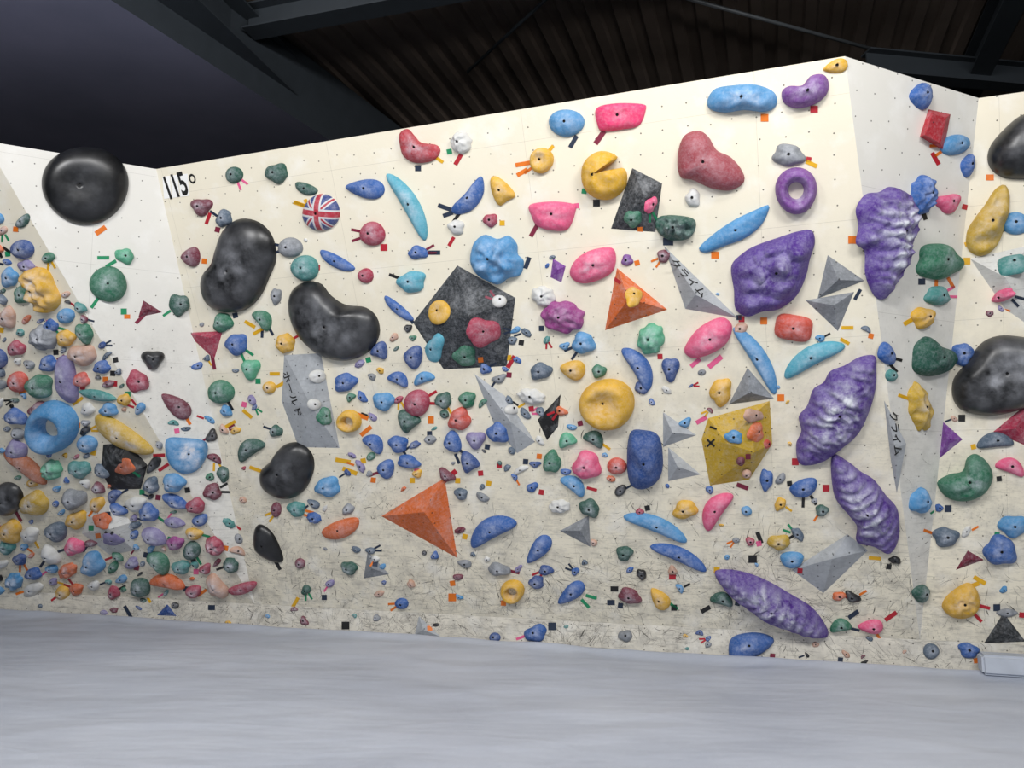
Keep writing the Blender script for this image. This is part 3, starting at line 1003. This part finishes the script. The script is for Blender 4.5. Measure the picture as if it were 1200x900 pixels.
for i in range(len(xs)-1): a.face([f_[i], r_[i], r_[i+1], f_[i+1]], deckm, False)
a.build('ceiling')
steel = plain('dark_steel', '#363c42', .55, .2)
def ibeam(name, A, B, w, hgt):
    A = Vector(A); B = Vector(B); L = (B-A).length; X = (B-A).normalized(); Y = UP.cross(X).normalized(); Z = X.cross(Y)
    M = frame((A+B)/2, X, Y, Z); a = Acc()
    boxacc(a, (0, 0, hgt/2-.01), (L, w, .02), steel, M); boxacc(a, (0, 0, -hgt/2+.01), (L, w, .02), steel, M)
    boxacc(a, (0, 0, 0), (L, .02, hgt-.04), steel, M)
    recalc(a.build(name))
ah = at_height
A = ah(235, 0, 6.55); B = ah(405, 165, 6.55); dr = (B-A).normalized()
ibeam('steel_roof_beam', A-dr*3, B+dr*3, .45, .5)
A = ah(310, 22, 6.75); B = ah(440, -3, 6.75); dr = (B-A).normalized()
ibeam('steel_roof_beam', A-dr*.2, B+dr*6, .25, .3)
A = ah(1195, -30, 6.75); B = ah(1130, 110, 6.75); dr = (B-A).normalized()
ibeam('steel_roof_beam', A-dr*2, B+dr*.8, .25, .35)
A = ah(1060, 78, 6.6); B = ah(1215, 92, 6.6); dr = (B-A).normalized()
ibeam('steel_roof_beam', A-dr*.5, B+dr*1.5, .2, .3)
sof, nt, b = newmat('grey_soffit_board')
c = mix_(nt, ramp_(nt, noise_(nt, objco(nt), .8, 5), .3, .7), srgb('#74768a'), srgb('#84849a'))
nt.links.new(c, b.inputs['Base Color']); b.inputs['Roughness'].default_value = .7
A = ah(130, 0, 6.0); B = ah(372, 155, 6.0); dr = (B-A).normalized(); lf = UP.cross(dr).normalized()
A2 = A-dr*4; B2 = B+dr*4.2
a = Acc(); q = [A2, B2, B2+lf*7.5, A2+lf*7.5]
lo = [a.vert(p) for p in q]; hi = [a.vert(p+UP*.9) for p in q]
a.face(lo, sof, False); a.face(hi[::-1], sof, False)
for i in range(4): a.face([lo[i], hi[i], hi[(i+1) % 4], lo[(i+1) % 4]], steel if i == 0 else sof, False)
recalc(a.build('ceiling_soffit'))
def rod(name, A, B, r, mat, seg=10):
    A = Vector(A); B = Vector(B); X = (B-A).normalized(); Y = X.orthogonal().normalized(); Z = X.cross(Y); a = Acc()
    l = [[a.vert(P+(Y*math.cos(6.2832*i/seg)+Z*math.sin(6.2832*i/seg))*r) for i in range(seg)] for P in (A, B)]
    for i in range(seg): a.face([l[0][i], l[0][(i+1) % seg], l[1][(i+1) % seg], l[1][i]], mat)
    a.face(l[0][::-1], mat, False); a.face(l[1], mat, False); return a.build(name)
rod('electrical_conduit', ah(655, -15, 6.85), ah(548, 84, 6.85), .02, steel)
rod('electrical_conduit', ah(790, -6, 6.8), ah(1075, 72, 6.8), .022, plain('galv', '#505458', .5, .3))

# ------------------------------------------------------------------ lights
def lamp(x, y, z, tgt, power, sx, sy, colr=(1, .99, .975)):
    L = bpy.data.lights.new('area_light', 'AREA'); L.energy = power; L.shape = 'RECTANGLE'; L.size = sx; L.size_y = sy; L.color = colr
    o = bpy.data.objects.new('area_light', L); sc.collection.objects.link(o); o.location = (x, y, z)
    dr = (Vector(tgt)-Vector((x, y, z))).normalized(); o.rotation_euler = dr.to_track_quat('-Z', 'Y').to_euler()
    return o
lamp(-4.6, .6, 5.5, (-4.2, 9, 1.0), 230, 2.0, .8)
lamp(-.8, .2, 5.6, (-.8, 7.2, 1.0), 255, 2.0, .8)
lamp(3.0, -.8, 5.6, (2.8, 6, 1.0), 225, 2.0, .8)
lamp(-3.9, 2.8, 4.9, (-5.6, 5.5, 6.2), 26, 1.0, .3, (.92, .92, 1))  # added uplight, no known fitting: brightens the soffit at upper left
lamp(1.5, 3.0, 5.4, (2.5, 9.5, 7.0), 42, 1.5, .3, (1, .97, .93))  # invented uplight that lifts the roof deck so its ribs show
w = bpy.data.worlds.new('gym_ambient'); sc.world = w; w.use_nodes = True
w.node_tree.nodes['Background'].inputs[0].default_value = (.88, .93, 1, 1)
w.node_tree.nodes['Background'].inputs[1].default_value = .5

# ------------------------------------------------------------------ camera
cd = bpy.data.cameras.new('camera'); cam = bpy.data.objects.new('camera', cd); sc.collection.objects.link(cam)
cam.location = CAM; cam.rotation_euler = (math.pi/2+PT, 0, 0)
cd.sensor_width = 36; cd.lens = F/1200*36; cd.clip_start = .05
sc.camera = cam
